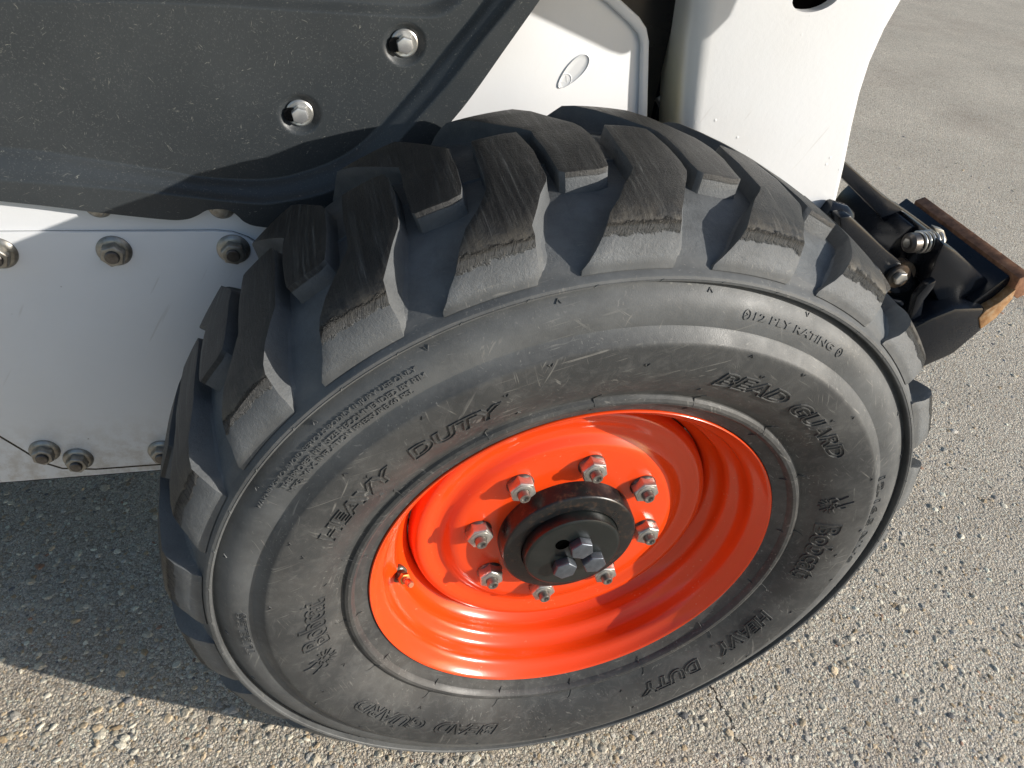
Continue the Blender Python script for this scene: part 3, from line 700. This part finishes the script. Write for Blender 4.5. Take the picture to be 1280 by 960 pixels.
# white rear quarter, with a folded edge
YQ = .318
Q = [(-60, 420), (-60, -60), (560, -220), (640, -220), (690, -60), (776, 0), (800, 22), (809, 36), (812, 52), (810, 135), (806, 260), (700, 420)]
quarter = plate_px('rear_quarter_panel', Q, YQ, YQ + .01, M_white, .003, label='white inner panel between side cover and arm')
def band_px(name, outer, wpx, y0, y1, mat, parent, bevel):
    inner = [(u + a, v + b) for (u, v), (a, b) in zip(outer, wpx)]
    return link(name, bm_mesh(name, prism_px(outer + inner[::-1], y0, y1), mat, 32, bevel, 3), parent)
band_px('folded_edge', [(690, -60), (776, 0), (800, 22), (809, 36), (812, 52), (810, 135), (806, 260)], [(-16, 6), (-16, 5), (-13, 8), (-11, 7), (-10, 4), (-10, 0), (-10, 0)], YQ - .006, YQ + .002, M_white, quarter, .0025)
# small pressed oval mark
bm = bmesh.new()
c0, c1 = at(731, 74, YQ), at(702, 105, YQ); axv = (c1 - c0); L = axv.length; axv.normalize(); pv = Vector((0, 1, 0)).cross(axv)
def oval(cx, a, b, n=28): return [c0 + axv * (cx + a * math.cos(t)) + pv * (b * math.sin(t)) for t in np.linspace(0, 2 * math.pi, n, endpoint=False)]
def stad(k, h):
    return [bm.verts.new(c0 + axv * (L * .5 + (L * .66 * math.cos(a)) * (1 - (1 - k) * .35)) + pv * (.0100 * k * math.sin(a) * (1 - .22 * math.cos(a + math.pi) * -1)) + Vector((0, h, 0))) for a in np.linspace(0, 2 * math.pi, 40, endpoint=False)]
lay = [stad(1.0, .0004), stad(.93, -.0011), stad(.86, -.0012), stad(.80, -.0004), stad(.3, -.0002)]
for a_, b_2 in zip(lay, lay[1:]):
    for k in range(40): bm.faces.new((a_[k], a_[(k + 1) % 40], b_2[(k + 1) % 40], b_2[k]))
bm.faces.new(lay[-1])
rg = oval(L * .86, L * .22, .0062); rg.append(rg[0]); tube([p + Vector((0, -.0002, 0)) for p in rg], .0006, bm, 8, False)
tube([c0 + axv * L * .72 + pv * .003, c0 + axv * L * .86 - pv * .003, c0 + axv * L * .98 + pv * .002], .0006, bm, 6)
link('pressed_mark', bm_mesh('pressed_mark', bm, M_white, 60), quarter)
# black body volume behind the panels
def box(name, x0, x1, y0, y1, z0, z1, mat, parent=loader, bevel=.004, label=None):
    P = [(x0, y0, z0), (x1, y0, z0), (x1, y0, z1), (x0, y0, z1)]
    return link(name, bm_mesh(name, prism(P, [(x, y1, z) for x, _, z in P]), mat, 32, bevel), parent, (0, 0, 0), label)
box('engine_bay', -1.5, .126, YQ + .014, 1.22, .36, 1.12, M_void, label='black inner body behind the panels')

# ------------------------------------------------------------------ lift arm
YA = .280
Lp = [(856, 240), (855, 200), (856, 150), (859, 105), (864, 55), (872, 0)]
Rp = [(1132, -2), (1109, 38), (1091, 78), (1078, 118), (1068, 160), (1058, 210), (1048, 252), (1040, 286), (1030, 330), (1022, 380), (1012, 430)]
left = [at(u, v, YA) for u, v in Lp]; right = [at(u, v, YA) for u, v in Rp]
A0 = [Vector((.30, YA, .50))] + [Vector((.20, YA, .47)), Vector((.145, YA, .60))] + left
A0 += [Vector((.075, YA, .955)), Vector((.04, YA, .978)), Vector((-.04, YA, .990)), Vector((-.30, YA, 1.035)), Vector((-1.2, YA, 1.22)), Vector((-1.2, YA, 1.36)), Vector((-.2, YA, 1.22)), Vector((.16, YA, 1.12)), Vector((.30, YA, 1.03))]
A0 += right
def arm_mesh():
    hc = at(1021, -4, YA); hole = [(hc.x + .026 * math.cos(t), hc.z + .0145 * math.sin(t) + .15 * .026 * math.cos(t)) for t in np.linspace(0, 2 * math.pi, 28, endpoint=False)]
    depth = .078; bev = .016; n = len(A0)
    # inward offset of the outline for a rolled edge
    P = np.array([(p.x, p.z) for p in A0]); area = .5 * np.sum(P[:, 0] * np.roll(P[:, 1], -1) - np.roll(P[:, 0], -1) * P[:, 1]); sgn = 1 if area > 0 else -1
    def off(d):
        out = []
        for i in range(n):
            e1 = P[i] - P[i - 1]; e2 = P[(i + 1) % n] - P[i]; e1 = e1 / np.linalg.norm(e1); e2 = e2 / np.linalg.norm(e2)
            n1 = np.array((-e1[1], e1[0])) * sgn; n2 = np.array((-e2[1], e2[0])) * sgn; b = n1 + n2; b = b / max(np.dot(b, b), .3) * 2
            w_ = d(P[i]) if callable(d) else d
            out.append(P[i] + b * w_)
        return np.array(out)
    isL = lambda p: 1 - min(max((p[0] - .12) / .10, 0), 1) if p[1] < .97 else .3
    rad = lambda p: .009 + .014 * isL(p)
    bm = bmesh.new(); loops = []
    for a in (0, 15, 30, 45, 60, 75, 90):
        s_, c_ = math.sin(R_(a)), math.cos(R_(a))
        O = off(lambda p: rad(p) * (1 - c_))
        loops.append([bm.verts.new((O[i][0], YA + rad(P[i]) * (1 - s_), O[i][1])) for i in range(n)])
    back = [bm.verts.new((P[i][0], YA + depth, P[i][1])) for i in range(n)]
    seq = [back] + loops
    for a, b in zip(seq, seq[1:]):
        for k in range(n): bm.faces.new((a[k], a[(k + 1) % n], b[(k + 1) % n], b[k]))
    bm.faces.new(back)
    hv = [bm.verts.new((x, YA, z)) for x, z in hole]; hb = [bm.verts.new((x, YA + .05, z)) for x, z in hole]
    he = [bm.edges.new((hv[k], hv[(k + 1) % 28])) for k in range(28)]
    for k in range(28): bm.faces.new((hv[k], hv[(k + 1) % 28], hb[(k + 1) % 28], hb[k]))
    bm.faces.new(hb)
    bm.edges.ensure_lookup_table()
    oe = [bm.edges.get((loops[-1][k], loops[-1][(k + 1) % n])) for k in range(n)]
    bmesh.ops.triangle_fill(bm, edges=oe + he, use_beauty=True)
    me = bm_mesh('lift_arm', bm, M_arm, 40); return me
arm = link('lift_arm', arm_mesh(), loader, (0, 0, 0), 'white curved lift arm behind the tyre, stained yellow along its rear edge')
hc = at(1021, -4, YA)
link('arm_hole_shade', bm_mesh('arm_hole_shade', axial([(.028, .0), (.028, .006)], c=(hc.x, YA + .012, hc.z), n=24), M_hole_shade), arm)  # black disc set in the hole, standing in for its inner shade

caster_outline = [(.400, .960), (.284, 1.000), (-.30, 1.09), (-1.2, 1.26), (-1.2, 1.44), (-.20, 1.27), (.24, 1.18), (.42, 1.07), (.425, .990)]  # unseen beam added out of frame, shaped to throw the quarter panel's shadow
link('added_shadow_beam', bm_mesh('added_shadow_beam', prism([(x, .12, z) for x, z in caster_outline], [(x - .30 if x > .2 else x, YA + .04, z + (.03 if x > .2 else 0)) for x, z in caster_outline]), M_white, 32, .012, 3), arm)

# lines in the gap between body and arm
hose = tube([(.115, .40, 1.05), (.122, .39, .95), (.135, .37, .88), (.14, .36, .82), (.15, .37, .74)], .011)
link('hydraulic_hose', bm_mesh('hydraulic_hose', hose, M_black, 60), loader)
rod = tube([at(825, 60, .40), at(829, 105, .40), at(826, 165, .38)], .006)
link('hydraulic_fitting', bm_mesh('hydraulic_fitting', rod, M_zincd, 60), loader)
f_ = tube([at(822, 118, .36), at(830, 128, .36)], [.006, .010]); link('hydraulic_fitting', bm_mesh('hydraulic_fitting', f_, M_zinc, 60), loader)

# ------------------------------------------------------------------ quick coupler
def part(name, bm, mat, parent, bevel=0., label=None, ang=32): return link(name, bm_mesh(name, bm, mat, ang, bevel), parent, (0, 0, 0), label)
XZ = lambda L, y0, y1: prism([(x, y0, z) for x, z in L], [(x, y1, z) for x, z in L])
cf = XZ([(.604, .612), (.588, .606), (.560, .560), (.530, .500), (.560, .470), (.590, .500), (.606, .570)], .30, .44)
coupler = part('attachment_coupler', cf, M_black, loader, .004, 'black quick coupler frame with rusty top edge, in front of the tyre')
part('frame_core', prism_px([(1108, 318), (1122, 300), (1142, 282), (1182, 304), (1258, 371), (1236, 392), (1160, 458), (1122, 440), (1146, 392), (1140, 352)], .262, .40), M_black, coupler, .004)
part('sloped_plate', XZ([(.611, .617), (.603, .626), (.572, .590), (.560, .560), (.585, .560)], .200, .42), M_black, coupler, .002)
part('top_edge_bar', XZ([(.634, .606), (.620, .635), (.606, .629), (.608, .606), (.622, .598)], .188, .405), M_rust, coupler, .0012)
ends = prism_px([(1271, 361), (1266, 374), (1245, 398), (1226, 412), (1224, 398), (1233, 388), (1250, 378)], .1865, .20)
part('worn_corner', ends, M_rust2, coupler, .0015)
part('frame_channel', prism_px([(1258, 371), (1238, 388), (1200, 392), (1178, 386), (1160, 352), (1172, 322), (1180, 304), (1196, 314)], .212, .40), M_black, coupler, .004)
part('wedge_foot', prism_px([(1243, 393), (1230, 385), (1196, 386), (1166, 398), (1118, 424), (1108, 470), (1148, 463), (1192, 444), (1226, 415)], .188, .27), M_black, coupler, .006)
part('guide_plate', prism_px([(1132, 420), (1140, 392), (1146, 372), (1160, 356), (1172, 350), (1168, 360), (1156, 376), (1152, 396), (1142, 418)], .20, .212), M_black, coupler, .003)
part('upper_lever', prism_px([(1030, 178), (1057, 202), (1104, 244), (1140, 268), (1170, 290), (1182, 306), (1180, 330), (1160, 345), (1140, 325), (1100, 270), (1054, 224), (1024, 196)], .300, .314), M_black, coupler, .002)
part('rear_bracket', prism_px([(1078, 286), (1104, 268), (1140, 300), (1150, 335), (1120, 345), (1100, 330)], .33, .345), M_black, coupler, .002)
part('lower_lever', prism_px([(1050, 272), (1064, 270), (1108, 312), (1140, 338), (1146, 354), (1136, 366), (1118, 368), (1096, 352), (1052, 300)], .232, .252), M_black, coupler, .003)
part('lever_boot', tube([at(1030, 262, .27), at(1044, 270, .265), at(1052, 279, .262), at(1060, 283, .258)], [.014, .018, .019, .012], n=20), M_black, coupler, 0, None, 60)
part('pivot_washer', axial([(.0165, 0), (.0165, -.004), (.015, -.006)], c=at(1121, 344, .232), n=36), M_dirty, coupler)
part('pivot_ring', axial([(.0225, 0), (.0225, .012)], c=at(1124, 347, .234), n=36), M_dirty, coupler)
part('pivot_bolt', axial([(.0092, -.004), (.0092, -.011), (.0083, -.0125)], c=at(1120, 343, .232), hexa=True), M_zinc, coupler, .0006)
# spring-loaded bolt
sA, sB = at(1134, 304, .235), at(1176, 300, .240); sx = (sB - sA).normalized(); SL = (sB - sA).length
part('spring_rod', tube([sA + sx * .010, sB], .0065, n=20), M_stud, coupler, 0, None, 50)
part('spring_bolt_head', axial([(.009, 0), (.0125, .003), (.0125, .013), (.010, .015)], sx, sA, 24), M_stud, coupler, 0, None, 30)
part('spring_socket', axial([(.0062, -.0010), (.0050, -.0014)], sx, sA, hexa=True), M_zincd, coupler)
N = sx.orthogonal().normalized(); B = sx.cross(N); hel = []
for k in range(0, 161):
    t = k / 160; a = t * 2 * math.pi * 5; hel.append(sA + sx * (.016 + t * (SL - .020)) + (N * math.cos(a) + B * math.sin(a)) * .0125)
part('coil_spring', tube(hel, .0019, n=8), M_zinc, coupler, 0, None, 60)
part('spring_tab', prism_px([(1168, 284), (1180, 288), (1184, 300), (1176, 318), (1162, 322), (1170, 308), (1172, 296)], .236, .244), M_zincd, coupler, .001)
part('grease_hose', tube([at(1100, 372, .25), at(1122, 378, .24), at(1135, 395, .23), at(1120, 420, .24)], .009, n=14), M_black, coupler, 0, None, 60)
part('orange_lock_pin', tube([at(1128, 300, .31), at(1132, 325, .30)], .006, n=14), mat_paint('pin_orange', (.55, .16, .02)), coupler, 0, None, 60)
